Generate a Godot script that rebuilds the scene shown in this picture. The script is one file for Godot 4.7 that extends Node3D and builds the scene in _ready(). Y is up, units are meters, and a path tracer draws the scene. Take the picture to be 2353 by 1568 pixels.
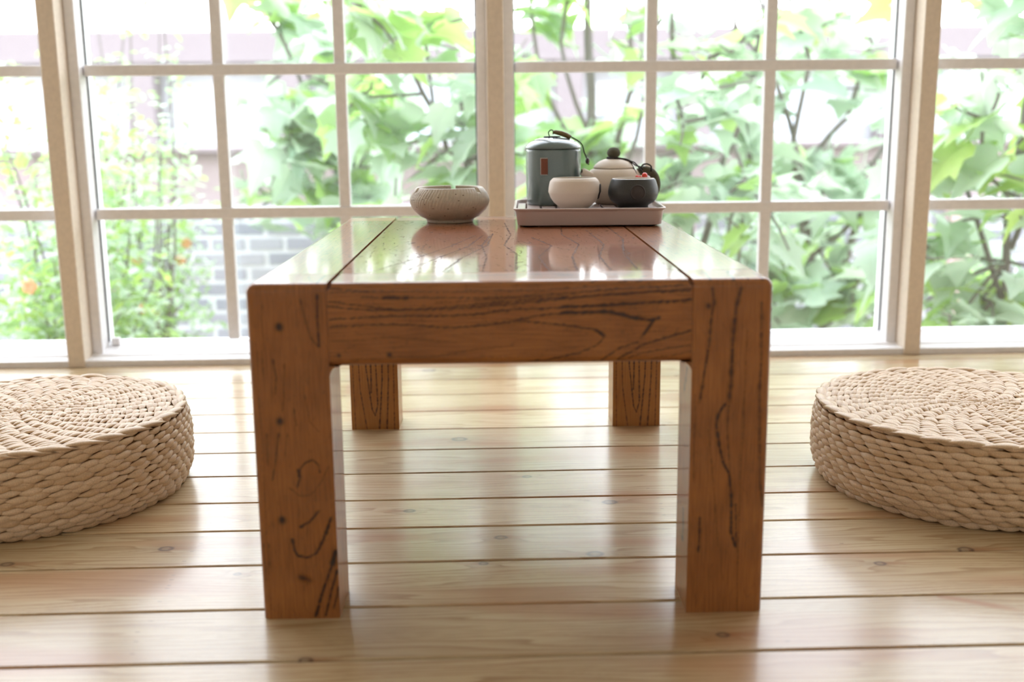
extends Node3D

# ---------------------------------------------------------------- geometry
class Geo:
	var v := PackedVector3Array()
	var n := PackedVector3Array()
	var t := PackedVector2Array()
	var k := PackedInt32Array()

	# rows x cols points; columns may close on themselves; smooth normals
	func grid(p: PackedVector3Array, rows: int, cols: int, closed := false, uvs := Vector2.ONE) -> void:
		var base := v.size()
		var nn := PackedVector3Array()
		nn.resize(p.size())
		var last := cols if closed else cols - 1
		for i in rows - 1:
			for j in last:
				var a := i * cols + j
				var b := i * cols + (j + 1) % cols
				var c := b + cols
				var d := a + cols
				var m := (p[c] - p[a]).cross(p[b] - p[d])
				nn[a] += m
				nn[b] += m
				nn[c] += m
				nn[d] += m
				k.append_array([base + a, base + b, base + c, base + a, base + c, base + d])
		for i in p.size():
			var m := nn[i]
			nn[i] = m.normalized() if m.length_squared() > 1e-24 else Vector3.UP
		v.append_array(p)
		n.append_array(nn)
		for i in rows:
			for j in cols:
				t.append(Vector2(float(j) / cols, float(i) / max(1, rows - 1)) * uvs)

	func tri(a: Vector3, b: Vector3, c: Vector3) -> void:
		var m := (c - a).cross(b - a).normalized()
		var s := v.size()
		v.append_array([a, b, c])
		n.append_array([m, m, m])
		t.append_array([Vector2(a.x, -a.y), Vector2(b.x, -b.y), Vector2(c.x, -c.y)])
		k.append_array([s, s + 1, s + 2])

	# box with rounded edges; unit: texture coordinates run 0..1 over each face, else metres
	# sharp: sides (axis * 2 + 1 for the positive one) whose edges stay square
	func rbox(c: Vector3, size: Vector3, r: float, seg := 2, unit := false, sharp: Array = []) -> void:
		r = min(r, min(size.x, min(size.y, size.z)) * 0.49)
		var h := size * 0.5
		for axis in 3:
			for s in [-1.0, 1.0]:
				var ua := (axis + 1) % 3
				var va := (axis + 2) % 3
				if s > 0:
					var q := ua
					ua = va
					va = q
				var lu := []
				var lv := []
				for q in range(seg, -1, -1):
					lu.append([-h[ua], 0.0] if sharp.has(ua * 2) else [-(h[ua] - r), -tan(PI / 4 * q / seg)])
					lv.append([-h[va], 0.0] if sharp.has(va * 2) else [-(h[va] - r), -tan(PI / 4 * q / seg)])
				for q in seg + 1:
					lu.append([h[ua], 0.0] if sharp.has(ua * 2 + 1) else [h[ua] - r, tan(PI / 4 * q / seg)])
					lv.append([h[va], 0.0] if sharp.has(va * 2 + 1) else [h[va] - r, tan(PI / 4 * q / seg)])
				var cap := sharp.has(axis * 2 + (1 if s > 0 else 0))
				var m := lu.size()
				var base := v.size()
				for i in m:
					for j in m:
						var d := Vector3.ZERO
						d[axis] = s
						d[ua] = lu[j][1]
						d[va] = lv[i][1]
						var p := Vector3.ZERO
						if cap:
							var flat := Vector2(lu[j][1], lv[i][1])
							var far := maxf(absf(flat.x), absf(flat.y))
							flat = flat.normalized() * far * r
							p[ua] = flat.x
							p[va] = flat.y
							p[axis] = s * h[axis]
							d = Vector3.ZERO
							d[axis] = s
						else:
							d = d.normalized()
							p = d * r
							p[axis] += s * (h[axis] - r)
						p[ua] += lu[j][0]
						p[va] += lv[i][0]
						v.append(c + p)
						n.append(d)
						if unit:
							if axis == 2:
								t.append(Vector2(p.x / size.x + 0.5, 0.5 - p.y / size.y))
							elif axis == 0:
								t.append(Vector2((p.z / size.z + 0.5) * 0.22 + 0.02, 0.5 - p.y / size.y))
							else:
								t.append(Vector2(p.x / size.x + 0.5, (p.z / size.z + 0.5) * min(1.0, size.z / size.y)))
						else:
							var w := c + p
							if axis == 2:
								t.append(Vector2(w.x, -w.y))
							elif axis == 0:
								t.append(Vector2(w.z, -w.y))
							else:
								t.append(Vector2(w.x, w.z))
				for i in m - 1:
					for j in m - 1:
						var a := base + i * m + j
						k.append_array([a, a + 1, a + m + 1, a, a + m + 1, a + m])

	func lathe(prof: Array, cols := 48, c := Vector3.ZERO, uvs := Vector2.ONE) -> void:
		var p := PackedVector3Array()
		for q: Vector2 in prof:
			for j in cols:
				var a := TAU * j / cols
				p.append(c + Vector3(q.x * cos(a), q.y, q.x * sin(a)))
		grid(p, prof.size(), cols, true, uvs)

	func tube(pts: Array, rad: Array, cols := 8) -> void:
		var p := PackedVector3Array()
		var tang: Vector3 = (pts[1] - pts[0]).normalized()
		var nn := tang.cross(Vector3.UP if abs(tang.y) < 0.9 else Vector3.RIGHT).normalized()
		var cnt := pts.size()
		for i in cnt:
			tang = (pts[min(i + 1, cnt - 1)] - pts[max(i - 1, 0)]).normalized()
			nn = (nn - tang * nn.dot(tang)).normalized()
			var b := nn.cross(tang)
			var r: float = rad[min(i, rad.size() - 1)]
			if i == 0:
				for j in cols:
					p.append(pts[0])
			for j in cols:
				var a := TAU * j / cols
				p.append(pts[i] + (nn * cos(a) + b * sin(a)) * r)
			if i == cnt - 1:
				for j in cols:
					p.append(pts[i])
		grid(p, cnt + 2, cols, true)

	func ball(c: Vector3, r: Vector3, rows := 10, cols := 16) -> void:
		var p := PackedVector3Array()
		for i in rows + 1:
			var e := -PI / 2 + PI * i / rows
			for j in cols:
				var a := TAU * j / cols
				p.append(c + Vector3(cos(e) * cos(a) * r.x, sin(e) * r.y, cos(e) * sin(a) * r.z))
		grid(p, rows + 1, cols, true)

	func mesh() -> ArrayMesh:
		var a := []
		a.resize(Mesh.ARRAY_MAX)
		a[Mesh.ARRAY_VERTEX] = v
		a[Mesh.ARRAY_NORMAL] = n
		a[Mesh.ARRAY_TEX_UV] = t
		a[Mesh.ARRAY_INDEX] = k
		var m := ArrayMesh.new()
		m.add_surface_from_arrays(Mesh.PRIMITIVE_TRIANGLES, a)
		return m


var rng := RandomNumberGenerator.new()
var used := {}

func numbered(called: String) -> String:
	used[called] = used.get(called, -1) + 1
	return called if used[called] == 0 else "%s_%03d" % [called, used[called]]

func tag(o: Node, label: String, category: String, group := "", kind := "") -> void:
	if label: o.set_meta("label", label)
	if category: o.set_meta("category", category)
	if group: o.set_meta("group", group)
	if kind: o.set_meta("kind", kind)

func thing(called: String, label: String, category: String, at := Vector3.ZERO, turn := 0.0, group := "", kind := "") -> Node3D:
	var o := Node3D.new()
	o.name = numbered(called)
	add_child(o)
	o.position = at
	o.rotation.y = turn
	tag(o, label, category, group, kind)
	return o

func part(parent: Node, called: String, m: Mesh, mat: Material, at := Vector3.ZERO) -> MeshInstance3D:
	var o := MeshInstance3D.new()
	o.name = called
	o.mesh = m
	o.material_override = mat
	o.position = at
	parent.add_child(o, true)
	return o

func rb(c: Vector3, size: Vector3, r := 0.002, seg := 1, unit := false) -> ArrayMesh:
	var g := Geo.new()
	g.rbox(c, size, r, seg, unit)
	return g.mesh()

func mat(c: Color, rough := 0.6, coat := 0.0, coat_rough := 0.05) -> StandardMaterial3D:
	var m := StandardMaterial3D.new()
	m.albedo_color = c
	m.roughness = rough
	if coat > 0.0:
		m.clearcoat_enabled = true
		m.clearcoat = coat
		m.clearcoat_roughness = coat_rough
	return m

func textured(im: Image, rough := 0.5, coat := 0.0, coat_rough := 0.05, scale := Vector3.ONE, offset := Vector3.ZERO) -> StandardMaterial3D:
	var m := mat(Color.WHITE, rough, coat, coat_rough)
	m.albedo_texture = ImageTexture.create_from_image(im)
	m.uv1_scale = scale
	m.uv1_offset = offset
	return m

func noise_bytes(w: int, h: int, from_w: int, from_h: int, freq: float, sd: int, oct := 3) -> PackedByteArray:
	var f := FastNoiseLite.new()
	f.seed = sd
	f.frequency = freq
	f.fractal_octaves = oct
	var im := f.get_image(from_w, from_h, false, false, true)
	im.convert(Image.FORMAT_L8)
	im.resize(w, h, Image.INTERPOLATE_BILINEAR)
	return im.get_data()

# a matt material with fine grain in its colour
func speckled(c: Color, amount: float, size: float, rough: float, sd: int, relief := 0.0) -> StandardMaterial3D:
	var w := 256
	var a := noise_bytes(w, w, w, w, 0.08, sd, 4)
	var out := PackedByteArray()
	out.resize(w * w * 3)
	for i in w * w:
		var q := 1.0 + amount * (a[i] / 127.5 - 1.0)
		out[i * 3] = clampi(int(c.r * q * 255.0), 0, 255)
		out[i * 3 + 1] = clampi(int(c.g * q * 255.0), 0, 255)
		out[i * 3 + 2] = clampi(int(c.b * q * 255.0), 0, 255)
	var im := Image.create_from_data(w, w, false, Image.FORMAT_RGB8, out)
	var m := textured(im, rough)
	m.uv1_triplanar = true
	m.uv1_scale = Vector3.ONE / size
	if relief > 0.0:
		m.heightmap_enabled = true
		m.heightmap_texture = ImageTexture.create_from_image(Image.create_from_data(w, w, false, Image.FORMAT_L8, a))
		m.heightmap_scale = relief
	return m

# ---------------------------------------------------------------- wood
# dark grain drawn along lines given as fractions of the face: [points, half width in pixels, strength]
func draw_grain(px: PackedByteArray, w: int, h: int, strokes: Array, dark: Color, sd: int) -> void:
	var f := FastNoiseLite.new()
	f.seed = sd
	f.frequency = 0.045
	var r := RandomNumberGenerator.new()
	r.seed = sd
	for s in strokes:
		var pts: Array = s[0]
		var wid: float = s[1]
		var power: float = s[2]
		var travelled := 0.0
		for i in pts.size() - 1:
			var a := Vector2(pts[i][0] * w, pts[i][1] * h)
			var b := Vector2(pts[i + 1][0] * w, pts[i + 1][1] * h)
			var steps := int(max(1.0, a.distance_to(b) / 1.5))
			for q in steps:
				var e := a.lerp(b, float(q) / steps)
				travelled += 1.5
				var nz := f.get_noise_2d(travelled, sd * 13.0 + i)
				e += Vector2(0.6 * nz, 1.8 * nz) * 1.4
				var ww: float = wid * (0.75 + 0.9 * absf(nz))
				var pw: float = power * clampf(0.72 + 1.1 * f.get_noise_2d(travelled * 1.7, 500.0 + sd), 0.12, 1.0)
				var reach := int(ceil(ww * 2.4))
				for y in range(int(e.y) - reach, int(e.y) + reach + 1):
					if y < 0 or y >= h: continue
					for x in range(int(e.x) - reach, int(e.x) + reach + 1):
						if x < 0 or x >= w: continue
						var d := Vector2(x, y).distance_to(e) / ww
						if d > 2.4: continue
						var k: float = pw * 0.55 * exp(-d * d * 0.9)
						var o := (y * w + x) * 3
						px[o] = int(lerpf(px[o], dark.r8, k))
						px[o + 1] = int(lerpf(px[o + 1], dark.g8, k))
						px[o + 2] = int(lerpf(px[o + 2], dark.b8, k))

# elm with the grain along the texture's height (along = true) or width; rings: how strong its growth lines are
func elm(w: int, h: int, sd: int, along: bool, rings: float, ring_count: float, arch: float, strokes: Array, c1: Color, c2: Color, dark: Color) -> Image:
	var streak: PackedByteArray
	var warp: PackedByteArray
	if along:
		streak = noise_bytes(w, h, w, maxi(8, h / 24), 0.16, sd, 4)
		warp = noise_bytes(w, h, maxi(8, w / 3), maxi(8, h / 9), 0.03, sd + 1, 3)
	else:
		streak = noise_bytes(w, h, maxi(8, w / 24), h, 0.16, sd, 4)
		warp = noise_bytes(w, h, maxi(8, w / 9), maxi(8, h / 3), 0.03, sd + 1, 3)
	var blot := noise_bytes(w, h, maxi(8, w / 8), maxi(8, h / 8), 0.035, sd + 2, 3)
	var broken := noise_bytes(w, h, w, maxi(8, h / 3), 0.09, sd + 3, 2)
	var px := PackedByteArray()
	px.resize(w * h * 3)
	var o := 0
	var i := 0
	for y in h:
		var fy := float(y) / h
		for x in w:
			var fx := float(x) / w
			var across := fx if along else fy
			var run := fy if along else fx
			var q := clampf((streak[i] / 255.0 * 0.6 + blot[i] / 255.0 * 0.4 - 0.5) * 1.35 + 0.5, 0.0, 1.0)
			var k := 0.0
			if rings > 0.0:
				var dx := across - 0.5
				var ph := (across + arch * (dx * dx * 5.0 - run)) * ring_count + warp[i] / 255.0 * 3.2
				ph -= floorf(ph)
				k = clampf(1.0 - ph * 5.0, 0.0, 1.0)
				k = maxf(k, clampf((ph - 0.9) * 8.0, 0.0, 1.0))
				k *= rings * clampf((broken[i] / 255.0 - 0.38) * 3.5, 0.0, 1.0)
			px[o] = int(lerpf(lerpf(c1.r8, c2.r8, q), dark.r8, k))
			px[o + 1] = int(lerpf(lerpf(c1.g8, c2.g8, q), dark.g8, k))
			px[o + 2] = int(lerpf(lerpf(c1.b8, c2.b8, q), dark.b8, k))
			o += 3
			i += 1
	if strokes.size():
		draw_grain(px, w, h, strokes, dark, sd)
	return Image.create_from_data(w, h, false, Image.FORMAT_RGB8, px)

# strokes given in photograph pixels on a face whose left and right edges lean
func on_face(list: Array, xl0: float, xr0: float, v0: float, xl1: float, xr1: float, v1: float) -> Array:
	var out := []
	for s in list:
		var pts := []
		for q in s[0]:
			var fy: float = (q[1] - v0) / (v1 - v0)
			var l := lerpf(xl0, xl1, fy)
			var r := lerpf(xr0, xr1, fy)
			pts.append([(q[0] - l) / (r - l), fy])
		out.append([pts, s[1] * 0.85, s[2] * 0.85])
	return out

const PLANK_X0 := -1.5
const PLANK_SPAN := 3.0
const PLANK_ROWS := 14

# one strip of pine for each floorboard
func pine_atlas(edges: Array) -> Image:
	var w := 2048
	var rh := 112
	var h := rh * PLANK_ROWS
	var warp := noise_bytes(w, h, w / 24, h / 3, 0.05, 11, 3)
	var fine := noise_bytes(w, h, w / 12, h, 0.35, 12, 2)
	var blot := noise_bytes(w, h, w / 16, h / 8, 0.06, 13, 3)
	var knots := [[-0.097, -1.311, 0.007], [0.162, -1.329, 0.009], [0.018, -1.214, 0.007], [0.125, -1.158, 0.009], [-0.039, -1.629, 0.011], [-0.374, -1.2, 0.008], [-0.542, -1.163, 0.007], [0.438, -1.114, 0.006], [0.55, -1.149, 0.008], [0.226, -0.953, 0.006], [-0.109, -2.118, 0.012], [0.059, -1.439, 0.006], [-0.003, -1.137, 0.005], [-0.168, -0.922, 0.006], [-0.274, -1.122, 0.004], [0.277, -1.697, 0.007], [0.72, -1.02, 0.008], [-0.78, -1.01, 0.009], [1.0, -1.28, 0.008], [-1.02, -1.4, 0.007], [0.9, -1.87, 0.008], [-0.65, -1.86, 0.008]]
	var field := PackedFloat32Array()
	field.resize(w * h)
	var i := 0
	var lean := RandomNumberGenerator.new()
	lean.seed = 5
	for row in PLANK_ROWS:
		var rings := lean.randf_range(6.0, 15.0)
		var start := lean.randf() * 9.0
		var tilt := lean.randf_range(-0.9, 0.9)
		for y in rh:
			var base := float(y) / rh * rings + start
			for x in w:
				field[i] = base + warp[i] / 255.0 * 4.0 + tilt * x / w
				i += 1
	var darker := PackedByteArray()
	darker.resize(w * h)
	var redder := PackedByteArray()
	redder.resize(w * h)
	for q in knots:
		var row := -1
		for e in PLANK_ROWS:
			if q[1] < edges[e] and q[1] >= edges[e + 1]:
				row = e
		if row < 0: continue
		var cx: float = (q[0] - PLANK_X0) / PLANK_SPAN * w
		var cy: float = row * rh + (edges[row] - q[1]) / (edges[row] - edges[row + 1]) * rh
		var r: float = q[2]
		var sx := r / PLANK_SPAN * w
		var sy := r * 0.8 / 0.112 * rh
		for y in range(maxi(row * rh, int(cy - sy * 6)), mini(row * rh + rh, int(cy + sy * 6))):
			for x in range(maxi(0, int(cx - sx * 9)), mini(w, int(cx + sx * 9))):
				var a := (x - cx) / sx
				var b := (y - cy) / sy
				var d := sqrt(a * a * 0.25 + b * b)
				var o := y * w + x
				field[o] += 1.6 * exp(-d * d * 0.22) * (1.0 if b > 0 else -1.0) * minf(1.0, absf(b))
				var e := sqrt(a * a + b * b) * (1.0 + 0.25 * (fine[o] / 255.0 - 0.5))
				# heart, dark bark ring, soft surround
				var k := 0.42 if e < 0.6 else 0.42 + 0.4 * clampf((e - 0.6) / 0.2, 0.0, 1.0)
				k *= clampf((1.35 - e) / 0.35, 0.0, 1.0)
				darker[o] = maxi(darker[o], int(255.0 * maxf(k, 0.16 * clampf(1.0 - d / 3.2, 0.0, 1.0))))
				# resinous red streak running off along the grain
				var tail: float = (a if int(q[0] * 1000.0) % 2 == 0 else -a)
				if tail > 0.3 and absf(b) < 1.4:
					redder[o] = maxi(redder[o], int(200.0 * (1.0 - absf(b) / 1.4) * clampf(1.0 - tail / 8.0, 0.0, 1.0)))
	# a resin streak crossing one board on the right
	for i2 in 260:
		var e := i2 / 259.0
		var sx: float = (lerpf(0.466, 0.545, e) - PLANK_X0) / PLANK_SPAN * w
		var sy: float = 1 * rh + (edges[1] - lerpf(-1.030, -0.985, e)) / (edges[1] - edges[2]) * rh
		for y in range(int(sy) - 9, int(sy) + 10):
			if y >= rh and y < 2 * rh:
				var o2 := y * w + int(sx)
				redder[o2] = maxi(redder[o2], int(190.0 * (1.0 - absf(y - sy) / 10.0) * minf(1.0, (1.0 - e) * 2.5)))
	var px := PackedByteArray()
	px.resize(w * h * 3)
	var lut := PackedFloat32Array()
	for q in 256:
		var p := q / 255.0
		lut.append(pow(p, 3.0) * (1.0 if p < 0.93 else (1.0 - p) / 0.07))
	var pale := Color(0.775, 0.68, 0.53)
	var late := Color(0.63, 0.495, 0.34)
	var knot := Color(0.36, 0.27, 0.21)
	var resin := Color(0.63, 0.42, 0.26)
	var patch := noise_bytes(w, h, w / 20, h / 5, 0.05, 14, 2)
	var tone := PackedFloat32Array()
	for row in PLANK_ROWS:
		tone.append(lean.randf_range(0.94, 1.05))
	i = 0
	var o := 0
	for y in h:
		var tn := tone[y / rh]
		for x in w:
			var f := field[i]
			var q := lut[int((f - floorf(f)) * 255.0)] * 1.0 + (fine[i] / 255.0 - 0.5) * 0.5 + (blot[i] / 255.0 - 0.5) * 0.5
			var kk := darker[i] / 255.0
			var rr := redder[i] / 255.0 + clampf((patch[i] / 255.0 - 0.58) * 2.0, 0.0, 0.5)
			px[o] = clampi(int(lerpf(lerpf(lerpf(pale.r, late.r, q) * tn, resin.r, rr), knot.r, kk) * 255.0), 0, 255)
			px[o + 1] = clampi(int(lerpf(lerpf(lerpf(pale.g, late.g, q) * tn, resin.g, rr), knot.g, kk) * 255.0), 0, 255)
			px[o + 2] = clampi(int(lerpf(lerpf(lerpf(pale.b, late.b, q) * tn, resin.b, rr), knot.b, kk) * 255.0), 0, 255)
			i += 1
			o += 3
	# rows of small dark dents over the joists
	var dents := [[-0.341, -1.281], [-0.337, -1.272], [-0.34, -1.235], [-0.336, -1.214], [-0.34, -1.19], [-0.342, -1.162], [-0.343, -1.123], [-0.342, -1.111], [-0.34, -1.096], [-0.34, -1.088], [-0.339, -1.056], [-0.335, -1.011], [-0.34, -0.987], [-0.336, -0.967], [-0.332, -0.942], [0.231, -1.548], [0.221, -1.437], [0.22, -1.38], [0.228, -1.342], [0.228, -1.32], [0.227, -1.301], [0.225, -1.279], [-0.333, -1.337], [-0.333, -1.319], [0.357, -1.105], [0.416, -1.174], [0.285, -0.937]]
	for q in dents:
		for row in PLANK_ROWS:
			if q[1] < edges[row] and q[1] >= edges[row + 1]:
				var cx := int((q[0] - PLANK_X0) / PLANK_SPAN * w)
				var cy := int(row * rh + (edges[row] - q[1]) / (edges[row] - edges[row + 1]) * rh)
				for x in range(cx - 1, cx + 2):
					var e := (clampi(cy, 0, h - 1) * w + x) * 3
					px[e] = 95
					px[e + 1] = 68
					px[e + 2] = 48
	return Image.create_from_data(w, h, false, Image.FORMAT_RGB8, px)

# ---------------------------------------------------------------- woven seat
# one ring of overlapping rush strands lying on a wall (side) or on a top (flat)
func strand_ring(count: int, radius: float, width: float, thick: float, overlap: float, tilt: float, flat: bool, sd: int) -> ArrayMesh:
	var r := RandomNumberGenerator.new()
	r.seed = sd
	var g := Geo.new()
	var along := 8
	var around := 7
	var reach := TAU / count * overlap
	for i in count:
		var mid := TAU * (i + r.randf_range(-0.12, 0.12)) / count
		var wide := width * r.randf_range(0.85, 1.15)
		var high := thick * r.randf_range(0.8, 1.2)
		var shift := r.randf_range(-0.1, 0.1) * width
		var p := PackedVector3Array()
		for s in along + 1:
			var e := float(s) / along
			var body := pow(sin(PI * clampf(e * 0.98 + 0.01, 0.0, 1.0)), 0.95)
			var a := mid + (e - 0.5) * reach
			var lift := high * (0.9 * sin(PI * e) - 0.75 + 0.5 * e)
			for j in around:
				var b := TAU * j / around
				var cross := sin(b) * wide * 0.5 * body + (e - 0.5) * tilt * width + shift
				var out := lift + cos(b) * high * body * 0.7
				if flat:
					var q := radius + cross
					p.append(Vector3(cos(a) * q, out, sin(a) * q))
				else:
					var q := radius + out
					p.append(Vector3(cos(a) * q, cross, sin(a) * q))
		g.grid(p, along + 1, around, true)
	return g.mesh()

func cushion(at: Vector3, radius: float, high: float, turn: float, lean: float, label: String, straw: Array, sd: int) -> void:
	var o := thing("rush_cushion", label, "cushion", at, turn, "woven rush floor cushions")
	var core := Geo.new()
	core.lathe([Vector2(0.001, 0.006), Vector2(radius - 0.02, 0.004), Vector2(radius - 0.009, 0.014), Vector2(radius - 0.004, high * 0.5), Vector2(radius - 0.009, high - 0.010), Vector2(radius - 0.02, high - 0.006), Vector2(0.001, high - 0.005)], 64)
	part(o, "core", core.mesh(), straw[3])
	var rows := 15
	var made := []
	for q in 3:
		made.append(strand_ring(56, radius, high / rows * 1.36, 0.0048, 1.6, -lean * 0.3, false, sd + q))
	for i in rows:
		var f := (i + 0.5) / rows
		var y := high * f * 0.985 + 0.001
		var m := part(o, "side_braid", made[i % 3], straw[(i * 2 + sd) % 3])
		var k: float = 1.0 - (0.045 if f > 0.5 else 0.065) * pow(absf(2.0 * f - 1.0), 3.0) - 0.012
		m.scale = Vector3(k, 1, k)
		m.position.y = y
		m.rotation.y = TAU / 56 * (0.5 * (i % 2) + 0.13 * i)
	var rim := part(o, "rim_braid", strand_ring(38, radius - 0.0105, 0.0145, 0.0048, 2.1, -lean * 0.6, true, sd + 7), straw[0])
	rim.position.y = high - 0.0030
	var rings := 25
	for i in rings:
		var q := 0.006 + (radius - 0.026) * float(i) / (rings - 1)
		var cnt := 9 if i < 3 else 18 if i < 8 else 30 if i < 15 else 42
		var m := part(o, "top_braid", strand_ring(cnt, q, 0.0118, 0.0036, 1.5, 0.35 * lean, true, sd + 20 + i), straw[(i + sd) % 3])
		m.position.y = high - 0.0015 - 0.002 * (q / radius) * (q / radius)
		m.rotation.y = 0.021 * i

# ---------------------------------------------------------------- plants
func leaf_mesh(sd: int) -> ArrayMesh:
	var r := RandomNumberGenerator.new()
	r.seed = sd
	var half := [Vector2(0, 0.02), Vector2(-0.16, -0.13), Vector2(-0.34, -0.06), Vector2(-0.47, 0.16), Vector2(-0.36, 0.26), Vector2(-0.40, 0.40), Vector2(-0.46, 0.62), Vector2(-0.28, 0.56), Vector2(-0.17, 0.70), Vector2(-0.08, 0.90), Vector2(0, 1.04)]
	var droop := r.randf_range(0.15, 0.5)
	var fold := r.randf_range(0.05, 0.45)
	var curl := r.randf_range(-0.25, 0.15)
	var shape := func(q: Vector2) -> Vector3:
		return Vector3(q.x, q.y, fold * absf(q.x) - droop * q.y * q.y + curl * q.x * q.y)
	var g := Geo.new()
	var spine := [Vector2(0, 0.02), Vector2(0, 0.2), Vector2(0, 0.42), Vector2(0, 0.66), Vector2(0, 1.04)]
	var link := [0, 0, 1, 1, 1, 2, 2, 2, 3, 3, 4]
	for s in [1.0, -1.0]:
		for i in half.size() - 1:
			var a: Vector2 = half[i] * Vector2(s, 1)
			var b: Vector2 = half[i + 1] * Vector2(s, 1)
			var c: Vector2 = spine[link[i]]
			var d: Vector2 = spine[link[i + 1]]
			var e := [shape.call(a), shape.call(b), shape.call(c), shape.call(d)]
			if s > 0:
				g.tri(e[0], e[1], e[2])
				if c != d: g.tri(e[1], e[3], e[2])
			else:
				g.tri(e[1], e[0], e[2])
				if c != d: g.tri(e[3], e[1], e[2])
	# the stalk
	g.tube([Vector3(0, 0.05, 0), Vector3(0, -0.3, 0.05), Vector3(0.02, -0.55, 0.16)], [0.018, 0.018, 0.022], 4)
	return g.mesh()

func small_leaf_mesh() -> ArrayMesh:
	var g := Geo.new()
	var e := [Vector3(0, 0, 0), Vector3(-0.26, 0.35, 0.06), Vector3(-0.2, 0.72, 0.02), Vector3(0, 1.0, -0.16), Vector3(0.2, 0.72, 0.02), Vector3(0.26, 0.35, 0.06), Vector3(0, 0.45, -0.03)]
	for i in 6:
		g.tri(e[i], e[(i + 1) % 6], e[6])
	return g.mesh()

func leaf_basis(r: RandomNumberGenerator, size: float) -> Basis:
	# blades hang: tip outwards and down, upper side to the sky
	var yaw := r.randf() * TAU
	var dip := r.randf_range(-0.2, 1.15)
	return Basis(Vector3.UP, yaw) * Basis(Vector3.RIGHT, -PI / 2 - dip + 0.35) * Basis(Vector3.UP, r.randf_range(-0.6, 0.6)) * Basis.from_scale(Vector3.ONE * size)

func bent(a: Vector3, b: Vector3, sag: float, r: RandomNumberGenerator, steps := 4) -> Array:
	var out := []
	var side := Vector3(r.randf_range(-1, 1), r.randf_range(-0.4, 0.4), r.randf_range(-1, 1)) * sag
	for i in steps + 1:
		var e := float(i) / steps
		out.append(a.lerp(b, e) + side * sin(PI * e))
	return out

var leaves := []
var leaf_mats := []
var bark: Material

# crown: [centre, half size]; limbs: polylines of the large branches
func tree(at: Vector3, label: String, limbs: Array, crown: Vector3, half: Vector3, count: int, size: Vector2, tint: Array, sd: int) -> void:
	var o := thing("garden_tree", label, "tree", at, 0.0, "leafy trees outside the window")
	var r := RandomNumberGenerator.new()
	r.seed = sd
	var nodes := []
	for limb in limbs:
		var pts := []
		for q: Vector3 in limb[0]:
			pts.append(q - at)
		var fine := []
		for i in pts.size() - 1:
			var b := bent(pts[i], pts[i + 1], 0.015, r, 3)
			if i > 0: b.pop_front()
			fine.append_array(b)
		var rad := []
		for i in fine.size():
			rad.append(lerpf(limb[1], limb[2], float(i) / (fine.size() - 1)))
			if i > fine.size() / 3: nodes.append(fine[i])
		var g := Geo.new()
		g.tube(fine, rad, 6)
		part(o, "trunk" if limb[3] else "branch", g.mesh(), bark)
	var left := count
	while left > 0:
		var goal := crown + Vector3(r.randf_range(-1, 1) * half.x, r.randf_range(-1, 1) * half.y, r.randf_range(-1, 1) * half.z) - at
		var from: Vector3 = nodes[0]
		for q: Vector3 in nodes:
			if q.distance_squared_to(goal) < from.distance_squared_to(goal): from = q
		var path := bent(from, goal, 0.05, r, 4)
		var g := Geo.new()
		g.tube(path, [0.0065, 0.0055, 0.005, 0.004, 0.003], 5)
		part(o, "twig", g.mesh(), bark)
		if r.randf() < 0.5: nodes.append(path[2])
		for q in mini(left, r.randi_range(4, 7)):
			var e := r.randf_range(0.25, 1.0)
			var p: Vector3 = path[int(e * 4.0)]
			var m := part(o, "leaf", leaves[r.randi() % leaves.size()], leaf_mats[tint[r.randi() % tint.size()]])
			var s := r.randf_range(size.x, size.y)
			m.transform = Transform3D(leaf_basis(r, s), p + Vector3(r.randf_range(-1, 1), r.randf_range(-0.6, 0.6), r.randf_range(-1, 1)) * s * 0.75)
			left -= 1

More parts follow.
